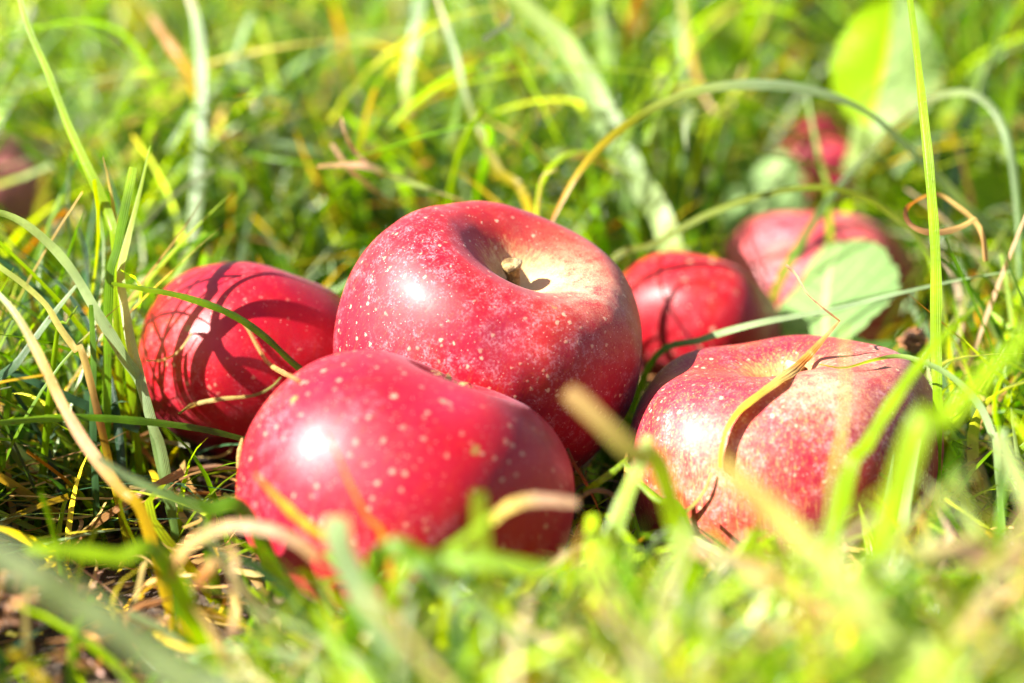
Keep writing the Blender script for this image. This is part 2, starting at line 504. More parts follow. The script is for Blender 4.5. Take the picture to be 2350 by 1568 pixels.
A_far = apple_material("red_skin_far", bloom=.4, dots=.5, red=(.40, .05, .06), deep=(.32, .03, .045), warm=(.46, .10, .06), off=(.7, 8.1, .2))

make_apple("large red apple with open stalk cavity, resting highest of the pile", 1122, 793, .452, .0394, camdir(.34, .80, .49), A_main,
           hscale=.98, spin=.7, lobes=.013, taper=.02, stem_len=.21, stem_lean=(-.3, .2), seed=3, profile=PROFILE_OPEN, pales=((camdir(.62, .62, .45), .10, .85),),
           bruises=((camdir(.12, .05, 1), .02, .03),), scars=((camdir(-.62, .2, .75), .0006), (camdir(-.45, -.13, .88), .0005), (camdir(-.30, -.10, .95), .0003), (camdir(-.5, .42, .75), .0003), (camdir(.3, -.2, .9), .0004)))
make_apple("glossy red apple with coarse pale dots, lying in front of the large apple", 938, 1124, .404, .0388, camdir(.40, .90, .06), A_front,
           hscale=.96, spin=1.0, lobes=.014, stem=False, calyx=True, seed=8, flip=True, profile=PROFILE_ROUND,
           bruises=((camdir(.30, .66, .68), .03, .04),), scars=((camdir(.26, .62, .74), .0012),))
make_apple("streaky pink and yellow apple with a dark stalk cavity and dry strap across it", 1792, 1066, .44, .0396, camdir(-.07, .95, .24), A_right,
           hscale=.90, spin=.25, lobes=.03, taper=.08, stem_len=.42, stem_lean=(.35, .1), seed=12, profile=PROFILE_NARROW, pales=((camdir(-.55, .05, .83), .07, .35), (camdir(.15, .55, .80), .045, .7), (camdir(-.2, -.5, .8), .10, .3), (camdir(.5, .7, .4), .12, .35)))  # pale patches include broad waxy highlights painted on this skin
make_apple("red apple crossed by blade shadows, half hidden behind the large and dotted apples", 588, 838, .485, .0338, camdir(.15, .95, -.25), A_left,
           hscale=.94, spin=.4, lobes=.02, stem=False, seed=21, profile=PROFILE_ROUND)
make_apple("small dark red apple wedged behind the large apple, turning brown at one end", 1592, 752, .545, .0285, camdir(.35, .9, -.25), A_small,
           hscale=.86, spin=.4, lobes=.03, stem=False, seed=33, res=(110, 140), profile=PROFILE_ROUND,
           bruises=((camdir(.85, .1, .4), .12, .03),))
make_apple("pale red apple behind the round pale green leaf", 1862, 698, .63, .0400, camdir(.1, .95, -.2), A_far, hscale=.95, stem=False, seed=41, res=(100, 120), profile=PROFILE_ROUND)
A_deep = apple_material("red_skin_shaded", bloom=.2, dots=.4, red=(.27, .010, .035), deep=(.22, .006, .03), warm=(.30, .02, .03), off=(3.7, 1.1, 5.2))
make_apple("small crimson apple deep in the grass below the tall lime leaf", 1905, 405, .775, .028, camdir(.1, .95, -.2), A_deep, stem=False, seed=45, res=(80, 100))
A_dull = apple_material("red_skin_dull", bloom=.6, dots=.4, red=(.40, .12, .13), deep=(.34, .09, .11), warm=(.42, .16, .14), off=(.7, 8.1, 5.2))
make_apple("dull pink apple in the shade under crossing yellow straws", 20, 470, .76, .034, camdir(.1, .95, -.2), A_dull, stem=False, seed=49, res=(80, 100))

# ------------------------------------------------------------------ ribbons: single blades one can tell apart
C_LIME = (.165, .270, .002); C_GREEN = (.062, .140, .002); C_OLIVE = (.100, .118, .003); C_TEAL = (.028, .072, .032)
C_SILVER = (.220, .300, .160); C_STRAW = (.38, .26, .085); C_TAN = (.30, .16, .055); C_BROWN = (.11, .042, .012)  # C_SILVER paints the blades' silvery sheen in as colour
C_YEL = (.33, .24, .006); C_ORANGE = (.33, .125, .012); C_PALE = (.27, .34, .085); C_DARK = (.028, .055, .003); C_PINK = (.42, .25, .155)


def fruit_tree():
    from mathutils.bvhtree import BVHTree
    V, F = [], []
    for o in list(col.objects):
        if o.type == 'MESH' and o.name.startswith("apple"):
            M = Matrix.LocRotScale(o.location, o.rotation_quaternion, None)
            b = len(V); V += [M @ v.co for v in o.data.vertices]; F += [[b + k for k in p.vertices] for p in o.data.polygons]
    return BVHTree.FromPolygons(V, F)


FRUIT = fruit_tree()


def on_fruit(pts, gap):
    """lay a path over the fruit: follow the skin in front of it, bridging hollows"""
    Q = catmull(np.array(pts, float), 48)
    z = []
    for (px, py, zz) in Q:
        h = FRUIT.ray_cast(CAM, (at(px, py, 1.0) - CAM).normalized())
        hz = (h[0] - CAM).dot(FWD) - gap if h[0] is not None else 9.0
        z.append(hz if abs(hz - zz) < .022 else min(zz, hz))
    z = np.array(z)
    zm = np.array([z[max(0, k - 3):k + 4].min() for k in range(len(z))])
    zs = np.convolve(np.pad(zm, 3, mode='edge'), np.ones(7) / 7, mode='valid')
    Q[:, 2] = np.minimum(zs, z)
    return [tuple(q) for q in Q[::2]] + [tuple(Q[-1])]


def ribbon(name, label, cat, pts, width, colors, mat=None, twist=(0.0, 0.0), fold=.25, seg=44, tipw=(0.0, 1.0), root=True, group=None, blunt=False, curl=0.0, snap=None):
    """pts (px,py,z) from tip to root; width in mm at the widest; colors [(t, rgb)]; tipw = width factor at both ends"""
    if snap is not None:
        pts = on_fruit(pts, snap)
    P = [np.array(at(*p)) for p in pts]
    if root:
        d = P[-1] - P[-2]; d = d / max(np.linalg.norm(d), 1e-6)
        g = float(ground_h(P[-1][0], P[-1][1])) - .006
        h = max(P[-1][2] - g, .002)
        e = P[-1] + np.array([d[0] * .35 * h, d[1] * .35 * h, 0]); e[2] = g
        P.append(e)
    L = np.cumsum([0] + [np.linalg.norm(P[i + 1] - P[i]) for i in range(len(P) - 1)])
    C = catmull(np.array(P), 300)
    l = np.concatenate([[0], np.cumsum(np.linalg.norm(np.diff(C, axis=0), axis=1))]); s = np.linspace(0, l[-1], seg)
    C = np.stack([np.interp(s, l, C[:, k]) for k in range(3)], -1)
    t = np.linspace(0, 1, seg)
    T = np.gradient(C, axis=0); T /= np.linalg.norm(T, axis=1, keepdims=True)
    view = C - np.array(CAM); view /= np.linalg.norm(view, axis=1, keepdims=True)
    S = np.cross(T, view); S /= np.maximum(np.linalg.norm(S, axis=1, keepdims=True), 1e-6)
    for i in range(1, seg):
        if S[i] @ S[i - 1] < 0: S[i] = -S[i]
    Nn = np.cross(S, T)
    tw = np.interp(t, np.linspace(0, 1, len(twist)), twist)[:, None] + .3
    Ls = np.array(sdir)
    if np.abs((Nn * np.cos(tw) - S * np.sin(tw)) @ Ls).mean() < np.abs((Nn * np.cos(tw) + S * np.sin(tw)) @ Ls).mean():
        tw = -tw
    S2 = S * np.cos(tw) + Nn * np.sin(tw); N2 = Nn * np.cos(tw) - S * np.sin(tw)
    w0 = width * .0005
    if blunt:
        wt = tipw[0] + (1 - tipw[0]) * np.clip(t / .06, 0, 1) ** .5
    else:
        wt = tipw[0] + (1 - tipw[0]) * np.clip(t / .42, 0, 1) ** .75
    wt = wt * np.interp(t, [0, .55, 1], [1, 1, tipw[1]])
    wob = 1 + .07 * np.sin(t * 23 + len(label)) + .04 * np.sin(t * 61)
    hw = (w0 * wt * wob + 3e-5)[:, None]
    us = np.array([-1, -.5, 0, .5, 1])
    jit = .0
    rows = []
    for u in us:
        rows.append(C + S2 * hw * u + N2 * hw * (fold * (abs(u) - .5) + curl * u * u))
    V = np.stack(rows, 1).reshape(-1, 3)
    k = len(us)
    idx = np.arange(seg * k).reshape(seg, k)
    F = np.stack([idx[:-1, :-1], idx[:-1, 1:], idx[1:, 1:], idx[1:, :-1]], -1).reshape(-1, 4)
    tc = [c[0] for c in colors]; cc = np.array([c[1] for c in colors])
    col_ = np.stack([np.interp(t, tc, cc[:, j]) for j in range(3)], -1)
    nz = 1 + .16 * np.sin(t * 37 + 2 * np.sin(t * 11 + len(label)))[:, None]
    col_ = np.repeat((col_ * nz)[:, None, :], k, 1).reshape(-1, 3)
    uv = np.stack([np.tile(us, seg), np.repeat(t * l[-1] * 40, k)], -1)
    o = mesh_np(name, V, F, mat or M_HERO, colors=col_, uv=uv)
    tag(o, label, cat, group)
    return o


def blade(label, pts, width, colors, **kw):
    g = kw.pop("group", "single long blades of grass")
    return ribbon("grass_blade", label, "grass blade", pts, width, colors, group=g, **kw)


def straw(label, pts, width, colors, **kw):
    kw.setdefault("root", False)
    return ribbon("dry_straw", label, "dry grass", pts, width, colors, mat=M_DRY, group="dry curled straws", **kw)


blade("tall lime blade rising out of the photo above the straws, beside the pink shaded apple", [(25, -90, .47), (60, 50, .465), (110, 170, .46), (160, 300, .455), (215, 420, .45), (250, 500, .448), (268, 600, .446)], 3.1, [(0, C_LIME), (.6, C_LIME), (1, C_GREEN)], tipw=(.3, .8), twist=(.2, .5), fold=.4)
blade("stiff bright green blade cut off square at its tip", [(303, 384, .437), (285, 470, .437), (266, 570, .438), (246, 690, .44)], 3.4, [(0, C_LIME), (.1, C_GREEN), (.6, (.10, .2, .01)), (1, C_GREEN)], tipw=(.95, .7), blunt=True, twist=(.6, .5), fold=.45)
blade("pale ribbed blade kinked beside the square-cut blade", [(345, 335, .45), (318, 450, .447), (292, 550, .444), (276, 625, .44), (284, 700, .437), (300, 790, .433), (326, 894, .43), (352, 984, .43), (372, 1044, .432)], 2.9, [(0, C_LIME), (.3, C_PALE), (.6, C_SILVER), (1, C_GREEN)], tipw=(.1, .8), twist=(.5, .2, .1))
blade("silvery blade arching down in front of the pale ribbed blade", [(-60, 480, .43), (20, 495, .43), (90, 540, .43), (160, 615, .43), (220, 715, .43), (280, 815, .43), (335, 920, .432)], 3.0, [(0, C_PALE), (.4, C_SILVER), (1, C_GREEN)], tipw=(.6, .7), twist=(.3, .1))
blade("long vertical blue-green blade ending in yellow behind the shadowed apple", [(425, -40, .59), (452, 60, .585), (461, 180, .58), (458, 300, .575), (452, 420, .57), (440, 540, .565), (418, 630, .56), (398, 690, .556)], 4.4, [(0, C_PINK), (.1, C_SILVER), (.5, C_SILVER), (.72, C_OLIVE), (.85, C_YEL), (1, C_ORANGE)], tipw=(.7, .5), twist=(.3, 0, .2))
blade("short shiny blade leaning on yellow straws", [(380, 352, .60), (405, 310, .60), (440, 258, .605), (520, 170, .63), (600, 60, .66)], 4.0, [(0, C_SILVER), (.4, C_SILVER), (1, C_GREEN)], tipw=(.6, .8), blunt=True, twist=(.9, .6))
blade("long thin blade arching from the large apple over to the upright lime blade", [(1262, 520, .485), (1285, 470, .485), (1325, 400, .485), (1390, 325, .487), (1480, 258, .49), (1600, 207, .495), (1750, 192, .50), (1890, 212, .51), (2000, 262, .52), (2110, 360, .53), (2220, 475, .54), (2320, 590, .55)], 4.6, [(0, C_ORANGE), (.08, C_YEL), (.17, C_OLIVE), (.25, C_PALE), (.33, C_SILVER), (.65, C_SILVER), (1, C_GREEN)], tipw=(.2, 1), twist=(.1, .3, .9, .5, .2), fold=.35, seg=70)  # pale and silver stretch paints the sheen along the arch
blade("olive blade arching low over the small dark red apple", [(2172, 800, .495), (2166, 690, .495), (2140, 590, .497), (2080, 518, .50), (1985, 452, .503), (1880, 428, .506), (1750, 446, .51), (1620, 492, .515), (1500, 560, .52), (1390, 618, .525)], 2.7, [(0, C_PALE), (.25, C_OLIVE), (.6, (.11, .15, .015)), (1, C_OLIVE)], tipw=(.35, 1), twist=(.5, .5, .3), fold=.5, seg=60)
blade("straight ribbed blade lying across behind the streaky apple", [(2320, 622, .47), (2200, 642, .468), (2050, 675, .466), (1900, 712, .464), (1750, 738, .465), (1610, 778, .47), (1490, 838, .478)], 2.7, [(0, C_SILVER), (.5, C_SILVER), (.65, C_GREEN), (1, C_GREEN)], tipw=(.15, .9), twist=(.8, .6, .2), fold=.3)
blade("upright lime blade crossing the tall lit leaf", [(2075, -90, .44), (2098, 80, .437), (2118, 260, .434), (2134, 420, .43), (2146, 600, .427), (2146, 780, .425), (2150, 960, .423)], 2.9, [(0, C_LIME), (.6, C_LIME), (1, C_GREEN)], tipw=(.5, .9), twist=(.3, .1), fold=.4)
blade("silver blade arching over on a yellow stem beyond the upright lime blade", [(2345, 640, .51), (2338, 480, .515), (2322, 350, .52), (2290, 262, .525), (2232, 213, .53), (2160, 217, .535), (2080, 262, .54), (2005, 335, .545), (1920, 430, .55), (1840, 550, .555), (1770, 690, .56)], 3.9, [(0, C_GREEN), (.25, C_SILVER), (.45, C_OLIVE), (.6, C_DARK), (.75, C_GREEN), (.9, C_YEL), (1, C_YEL)], tipw=(.6, .8), twist=(.2, .7, .3), fold=.5, seg=60)
blade("white-topped blade bending to an orange foot behind the large apple", [(985, -60, .58), (1015, 40, .575), (1045, 130, .57), (1065, 215, .565), (1100, 305, .56), (1145, 395, .55), (1215, 490, .54)], 3.8, [(0, C_PINK), (.15, C_SILVER), (.35, C_OLIVE), (.6, C_YEL), (.7, C_ORANGE), (1, C_OLIVE)], tipw=(.5, .6), twist=(.7, .4, .2))
blade("short green offshoot hanging from the white-topped blade", [(1020, 348, .57), (1040, 290, .57), (1058, 215, .57), (1062, 190, .571)], 2.4, [(0, C_LIME), (1, C_GREEN)], tipw=(.2, .8), root=False)
blade("short yellow stub with a curled dry tip standing behind the large apple", [(1277, 388, .495), (1258, 398, .496), (1243, 402, .497), (1238, 440, .498), (1234, 510, .50)], 2.9, [(0, C_PINK), (.12, C_TAN), (.25, C_YEL), (.6, C_ORANGE), (.7, C_YEL), (1, C_LIME)], tipw=(.2, .9), twist=(1.0, .3, .1))
blade("wide pale blurred blade slanting down behind the large apple's shoulder", [(1120, -60, .64), (1230, 40, .63), (1320, 140, .62), (1395, 280, .61), (1450, 400, .60), (1530, 540, .58)], 11.5, [(0, C_PALE), (.5, C_SILVER), (1, C_PALE)], tipw=(.7, .6), twist=(.5, .2), fold=.15)
blade("wide shiny blade beside the wide pale blurred blade", [(1150, 60, .65), (1230, 120, .64), (1300, 200, .63), (1370, 300, .625), (1430, 420, .62)], 7, [(0, C_SILVER), (1, C_GREEN)], tipw=(.5, .8), twist=(.9, .5), fold=.2)
blade("short green blade with a tan end pointing at the yellow lime blade", [(612, 508, .60), (660, 465, .60), (700, 430, .60), (745, 392, .602)], 3.0, [(0, C_PALE), (.2, C_LIME), (1, C_LIME)], tipw=(.3, .9), twist=(.3, .3))
blade("upright yellow-lime blade behind the dry cross stalk", [(768, 375, .66), (768, 430, .66), (772, 490, .66), (775, 560, .66)], 7.5, [(0, C_YEL), (.4, (.26, .30, .01)), (1, C_LIME)], tipw=(.9, 1), blunt=True, twist=(.3, .2))
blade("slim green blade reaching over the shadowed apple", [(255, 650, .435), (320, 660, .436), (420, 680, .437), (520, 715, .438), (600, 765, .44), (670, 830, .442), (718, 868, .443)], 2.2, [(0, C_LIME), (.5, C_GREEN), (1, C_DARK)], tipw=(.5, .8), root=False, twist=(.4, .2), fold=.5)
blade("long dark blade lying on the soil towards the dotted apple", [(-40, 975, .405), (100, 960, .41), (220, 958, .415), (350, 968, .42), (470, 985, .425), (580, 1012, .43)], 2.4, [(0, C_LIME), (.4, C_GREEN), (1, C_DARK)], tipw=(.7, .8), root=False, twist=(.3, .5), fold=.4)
blade("yellow-footed pale stalk leaning across the bare soil", [(-40, 640, .41), (30, 715, .405), (85, 810, .40), (140, 925, .395), (195, 1020, .39), (275, 1125, .385), (330, 1190, .383)], 3.1, [(0, C_SILVER), (.3, C_STRAW), (.5, C_PINK), (.65, C_YEL), (1, C_YEL)], tipw=(.5, .9), twist=(.4, .2))
blade("broad grey blurred blade nearest the lens, over the soil clod", [(-60, 1240, .245), (60, 1315, .247), (170, 1385, .25), (290, 1460, .253), (420, 1560, .257), (560, 1680, .26)], 6.8, [(0, (.36, .42, .30)), (1, (.36, .42, .30))], tipw=(.8, 1), twist=(.4, .4), fold=.2)
blade("bright green blade crossing from the yellow stalk to the dotted apple", [(225, 1050, .365), (300, 1095, .365), (390, 1138, .365), (480, 1164, .366), (575, 1190, .368)], 4.3, [(0, C_SILVER), (.3, C_GREEN), (1, C_GREEN)], tipw=(.4, .9), twist=(.6, .2), fold=.3)
blade("yellow-green blade lying level above the soil clod", [(60, 1255, .325), (160, 1262, .325), (270, 1278, .326), (385, 1300, .33)], 4.6, [(0, C_LIME), (1, C_LIME)], tipw=(.5, .8), twist=(.3, .2))
blade("silver-tipped blade standing before the dotted apple", [(768, 1186, .30), (776, 1250, .30), (805, 1320, .30), (845, 1400, .30), (880, 1500, .30)], 5.2, [(0, C_SILVER), (.5, C_SILVER), (1, C_LIME)], tipw=(.75, 1), blunt=True, twist=(.2, .5))
blade("very wide pale blade leaning over the lower face of the streaky apple", [(1640, 1055, .275), (1715, 1120, .273), (1800, 1205, .27), (1895, 1305, .266), (1980, 1395, .262), (2060, 1495, .258), (2140, 1600, .254)], 6.0, [(0, C_STRAW), (.25, C_PALE), (.6, C_PALE), (1, C_LIME)], tipw=(.45, 1), twist=(.3, .2), fold=.2)
blade("round-ended tan and green blade poking up between the large and streaky apples", [(1300, 898, .305), (1345, 938, .305), (1400, 992, .305), (1460, 1050, .305), (1530, 1125, .305)], 4.4, [(0, (.36, .22, .11)), (.22, C_OLIVE), (.42, C_LIME), (1, C_LIME)], tipw=(.7, 1), blunt=True, twist=(.2, .2))
blade("lime blade slanting across the dark gap beside the dotted apple", [(1488, 1000, .345), (1465, 1070, .344), (1430, 1150, .342), (1400, 1240, .34), (1385, 1300, .338)], 5.0, [(0, C_PALE), (.3, C_LIME), (1, C_LIME)], tipw=(.4, 1), twist=(.3, .3))
blade("thin forked blade with a bent elbow below the streaky apple's cheek", [(1440, 1052, .40), (1412, 1078, .40), (1375, 1105, .40), (1340, 1128, .402)], 1.7, [(0, C_LIME), (1, C_GREEN)], tipw=(.5, .7), root=False, fold=.5)
blade("thin green blade running down the streaky apple's cheek", [(1432, 1062, .395), (1465, 1105, .392), (1510, 1150, .388), (1570, 1185, .383)], 1.8, [(0, C_LIME), (1, C_GREEN)], tipw=(.6, .8), fold=.4)
blade("lime blade leaning over the streaky apple's right side", [(2190, 745, .35), (2125, 815, .348), (2055, 910, .345), (1985, 1025, .342), (1940, 1115, .34)], 3.6, [(0, C_LIME), (.6, C_LIME), (1, C_PALE)], tipw=(.4, .9), twist=(.3, .2))
blade("broad lime blurred blade leaning in from beyond the photo's right edge", [(2420, 690, .285), (2330, 790, .284), (2240, 880, .283), (2150, 970, .282), (2080, 1050, .282)], 5.2, [(0, C_LIME), (1, (.2, .29, .01))], tipw=(.6, .8), twist=(.4, .2))
blade("pale lime blade upright against the streaky apple's blurred side", [(1936, 740, .315), (1938, 830, .314), (1936, 930, .312), (1925, 1030, .31), (1905, 1130, .31)], 2.6, [(0, C_PALE), (1, C_LIME)], tipw=(.4, 1), twist=(.9, .8))
blade("curved pale blade resting on top of the streaky apple", [(1880, 836, .425), (1935, 845, .422), (2000, 828, .42), (2060, 818, .417), (2120, 832, .414), (2190, 870, .41), (2250, 935, .408), (2285, 1020, .406)], 1.9, [(0, C_LIME), (.5, C_SILVER), (1, C_LIME)], tipw=(.1, 1), twist=(.5, .2, .5), snap=0.003)
blade("brown-tan blurred blade crossing the dotted apple's lower face", [(745, 985, .34), (775, 1050, .338), (805, 1120, .336), (845, 1195, .334), (885, 1270, .332)], 3.4, [(0, C_OLIVE), (.4, C_ORANGE), (1, C_OLIVE)], tipw=(.1, 1), twist=(.9, .8))
blade("upright yellow-green stub in front of the dotted apple", [(1098, 1128, .31), (1098, 1185, .31), (1104, 1250, .31), (1112, 1330, .31)], 3.8, [(0, C_OLIVE), (1, C_LIME)], tipw=(.85, 1), blunt=True, twist=(.3, .2))
blade("bright lime blade lying along the foot of the dotted apple", [(1360, 1320, .29), (1250, 1308, .292), (1110, 1285, .296), (980, 1288, .30), (860, 1300, .305)], 4.8, [(0, C_LIME), (.6, C_GREEN), (1, C_GREEN)], tipw=(.5, .7), twist=(.4, .2))
blade("lime blade slanting up to the yellow-green stub", [(1135, 1180, .30), (1060, 1240, .30), (980, 1300, .30), (900, 1360, .30)], 3.2, [(0, C_LIME), (1, C_LIME)], tipw=(.3, .9), twist=(.2, .3))
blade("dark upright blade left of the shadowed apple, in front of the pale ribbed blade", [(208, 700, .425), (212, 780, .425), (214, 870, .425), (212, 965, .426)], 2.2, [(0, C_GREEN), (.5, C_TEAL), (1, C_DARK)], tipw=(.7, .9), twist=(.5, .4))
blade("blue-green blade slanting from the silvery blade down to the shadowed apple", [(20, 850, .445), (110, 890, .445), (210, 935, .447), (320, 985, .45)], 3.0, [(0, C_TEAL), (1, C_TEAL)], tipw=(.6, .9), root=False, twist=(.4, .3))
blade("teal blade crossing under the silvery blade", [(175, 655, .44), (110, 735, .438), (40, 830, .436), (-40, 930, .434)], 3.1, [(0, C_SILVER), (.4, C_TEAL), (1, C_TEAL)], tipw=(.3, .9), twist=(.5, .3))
blade("thin brown-striped blade bending beside the silvery blade", [(-20, 600, .425), (50, 650, .424), (105, 700, .423), (135, 750, .422), (170, 800, .421), (200, 850, .42)], 1.9, [(0, C_PALE), (.4, C_STRAW), (.55, C_BROWN), (.7, C_YEL), (1, C_GREEN)], tipw=(.6, .8), fold=.4)
blade("small pointed green blade by the foot of the square-cut blade", [(178, 702, .428), (150, 745, .428), (128, 785, .43)], 2.0, [(0, C_LIME), (1, C_GREEN)], tipw=(.1, .9), fold=.5)
blade("slender green blade hugging the square-cut blade", [(236, 360, .45), (250, 420, .45), (262, 500, .449), (262, 600, .447)], 1.9, [(0, C_STRAW), (.3, C_LIME), (1, C_GREEN)], tipw=(.1, .9), fold=.4)
blade("long blade lying level behind the shadowed apple, pale at its dry end", [(440, 300, .60), (540, 312, .60), (640, 325, .602), (740, 352, .604), (830, 380, .61)], 3.0, [(0, C_PINK), (.25, C_TAN), (.5, C_SILVER), (1, C_GREEN)], tipw=(.8, .9), root=False, twist=(.6, .5))
blade("yellow straw-like blade slanting up through the long blue-green blade", [(470, 130, .68), (400, 230, .67), (330, 320, .66), (250, 410, .65), (170, 500, .64)], 4.2, [(0, C_YEL), (.5, C_STRAW), (.7, C_YEL), (1, C_OLIVE)], tipw=(.4, .8), twist=(.3, .3))
blade("second yellow blade lying flatter across the pink shaded apple", [(440, 170, .69), (340, 250, .68), (240, 320, .67), (120, 380, .66)], 4.4, [(0, C_STRAW), (.5, C_YEL), (1, C_OLIVE)], tipw=(.4, .9), twist=(.3, .3))
blade("short white-glinting blade before the pink shaded apple", [(128, 372, .60), (90, 388, .60), (40, 408, .60), (-40, 432, .60)], 4.6, [(0, C_SILVER), (.5, C_PALE), (1, C_YEL)], tipw=(.7, .9), blunt=True, twist=(1.0, .8), root=False)
blade("orange-tipped blade leaning by the long blue-green blade's top", [(345, 35, 0.622), (375, 85, 0.613), (420, 150, 0.605), (450, 220, 0.588)], 4.2, [(0, C_PINK), (.4, C_ORANGE), (1, C_YEL)], tipw=(.4, .8), twist=(.3, .3), root=False)
blade("green arching blade touching the small dark red apple's gap", [(1290, 520, .60), (1330, 470, .60), (1390, 430, .602), (1450, 420, .605)], 3.4, [(0, C_GREEN), (1, C_LIME)], tipw=(.5, .8), root=False, twist=(.5, .3))
blade("green blade hooked over in the long grass beyond the arching thin blade", [(1450, 150, 0.672), (1480, 160, 0.672), (1505, 200, 0.672), (1515, 270, 0.672), (1520, 330, 0.672)], 5.0, [(0, C_LIME), (.5, C_PALE), (1, C_GREEN)], tipw=(.3, .9), twist=(.4, .2))
blade("vertical grey-green blade in the long grass behind the arch", [(1560, 60, 0.672), (1570, 170, 0.664), (1575, 280, 0.655), (1565, 400, 0.647)], 5.5, [(0, C_SILVER), (.6, C_GREEN), (1, C_DARK)], tipw=(.5, .9), twist=(.5, .3))
blade("brown-tipped blade bowing in the long grass behind the arch", [(1640, 260, 0.638), (1610, 210, 0.643), (1585, 130, 0.647), (1570, 40, 0.651), (1560, -60, 0.655)], 3.9, [(0, C_PINK), (.2, C_TAN), (.45, C_YEL), (1, C_GREEN)], tipw=(.4, .9), root=False, twist=(.4, .3))
blade("pale upright blade with one bright glint left of the tall lit leaf", [(1850, 220, 0.588), (1865, 300, 0.584), (1885, 390, 0.580), (1900, 470, 0.580)], 3.7, [(0, C_SILVER), (.4, C_LIME), (1, C_LIME)], tipw=(.6, .9), twist=(.9, .5))
blade("glossy short blade glinting just behind the large apple's right shoulder", [(1375, 460, .60), (1345, 500, .60), (1310, 550, .60)], 5.5, [(0, C_SILVER), (1, C_SILVER)], tipw=(.5, .9), twist=(1.1, .9), root=False)
blade("vertical fresh green blade in line with the wide pale blade's top", [(1378, -40, .70), (1380, 60, .695), (1388, 160, .69), (1395, 260, .68)], 6.5, [(0, C_LIME), (.5, C_GREEN), (1, C_GREEN)], tipw=(.7, .9), twist=(.4, .3))
blade("hanging grey-green blade with a tan tip between the white-topped and blue-green blades", [(938, 275, 0.622), (930, 200, 0.622), (945, 110, 0.626), (962, 0, 0.630), (970, -80, 0.638)], 5.5, [(0, C_TAN), (.15, C_PALE), (.5, C_SILVER), (1, C_GREEN)], tipw=(.5, .9), twist=(.4, .3), root=False)

straw("brown curled tip rising above the dry cross stalk", [(783, 268, .50), (788, 300, .50), (810, 345, .501), (842, 378, .502), (880, 408, .503)], 2.0, [(0, C_PINK), (.4, C_BROWN), (.7, C_PINK), (1, C_ORANGE)], tipw=(.3, .5), twist=(.9, .2), fold=.6)
straw("dry cross stalk with a pale pointed end touching the large apple's top", [(728, 382, .50), (780, 378, .50), (840, 380, .501), (890, 398, .502), (970, 428, .503), (1062, 460, .505)], 2.9, [(0, C_TAN), (.3, C_PINK), (.45, C_OLIVE), (.7, C_PALE), (1, C_STRAW)], tipw=(.3, .1), twist=(.3, .5), fold=.4)
straw("thin tan straw slanting behind the dry cross stalk", [(760, 330, .52), (800, 385, .52), (850, 430, .522), (915, 478, .525)], 1.6, [(0, C_PINK), (.4, C_TAN), (1, C_OLIVE)], tipw=(.6, .5), fold=.5)
straw("tan straw drooping across the shadowed apple's face", [(535, 720, .437), (565, 750, .436), (590, 795, .436), (620, 838, .437), (688, 876, .44)], 1.4, [(0, C_STRAW), (.5, C_TAN), (1, C_TAN)], tipw=(.5, .6), fold=.6, snap=0.0012)
straw("thin greenish straw lying low on the shadowed apple", [(410, 950, .437), (445, 928, .436), (510, 915, .435), (580, 908, .435), (620, 890, .436), (645, 866, .437)], 1.1, [(0, C_OLIVE), (.5, C_STRAW), (1, C_OLIVE)], tipw=(.4, .4), fold=.6, snap=0.002)
straw("hair-thin straw hooked on the shadowed apple's left edge", [(335, 828, .44), (375, 826, .438), (410, 806, .437), (440, 765, .437)], .7, [(0, C_STRAW), (1, C_STRAW)], tipw=(.4, .6), snap=0.002)
straw("dry tan strap bent over the streaky apple", [(1925, 738, .428), (1885, 782, .424), (1830, 838, .418), (1765, 885, .413), (1700, 935, .405), (1665, 985, .400), (1652, 1040, .398), (1650, 1075, .397)], 3.6, [(0, C_TAN), (.3, C_ORANGE), (.5, C_STRAW), (.8, C_YEL), (1, C_YEL)], tipw=(.12, .6), twist=(.2, .6, .9), fold=.5, seg=60, snap=0.0022)
straw("wiry pink straw standing above the streaky apple's stalk cavity", [(1803, 608, .43), (1825, 630, .43), (1850, 672, .429), (1885, 705, .428), (1928, 738, .428)], 1.2, [(0, C_PINK), (.6, C_PINK), (1, C_TAN)], tipw=(.6, .4), twist=(.2, 1.2, .2), fold=.5)
straw("thin curved straw trailing down the streaky apple's front", [(1632, 1085, .398), (1620, 1120, .396), (1595, 1155, .394), (1560, 1182, .392), (1530, 1178, .39)], 1.0, [(0, C_STRAW), (.5, C_OLIVE), (1, C_LIME)], tipw=(.5, .5), snap=0.0015)
straw("dry brown loop curled around the upright lime blade", [(2262, 600, .46), (2255, 545, .46), (2235, 508, .461), (2195, 475, .462), (2150, 448, .464), (2110, 458, .463), (2082, 482, .458), (2090, 512, .452), (2120, 530, .45), (2160, 532, .452), (2205, 520, .455), (2240, 500, .458)], 2.9, [(0, C_TAN), (.3, C_STRAW), (.5, C_ORANGE), (.65, C_BROWN), (.8, C_TAN), (1, C_STRAW)], tipw=(.4, .5), twist=(.2, .6, 1.2, .4, .3), fold=.4, seg=70)
straw("tan straw curling over in front of the dotted apple's left foot", [(390, 1330, .33), (405, 1285, .33), (450, 1238, .33), (530, 1205, .328), (610, 1212, .325), (680, 1240, .322), (735, 1285, .32)], 3.2, [(0, C_ORANGE), (.25, C_STRAW), (.6, C_PINK), (1, C_TAN)], tipw=(.5, .7), twist=(.3, .6, .2))
straw("jointed tan straw hanging from the curling straw", [(520, 1245, .33), (538, 1290, .33), (530, 1330, .331), (538, 1390, .332), (532, 1460, .333)], 2.7, [(0, C_STRAW), (.3, C_PINK), (.45, C_BROWN), (.55, C_STRAW), (1, C_PINK)], tipw=(.6, .6), twist=(.5, 1.0, .3))
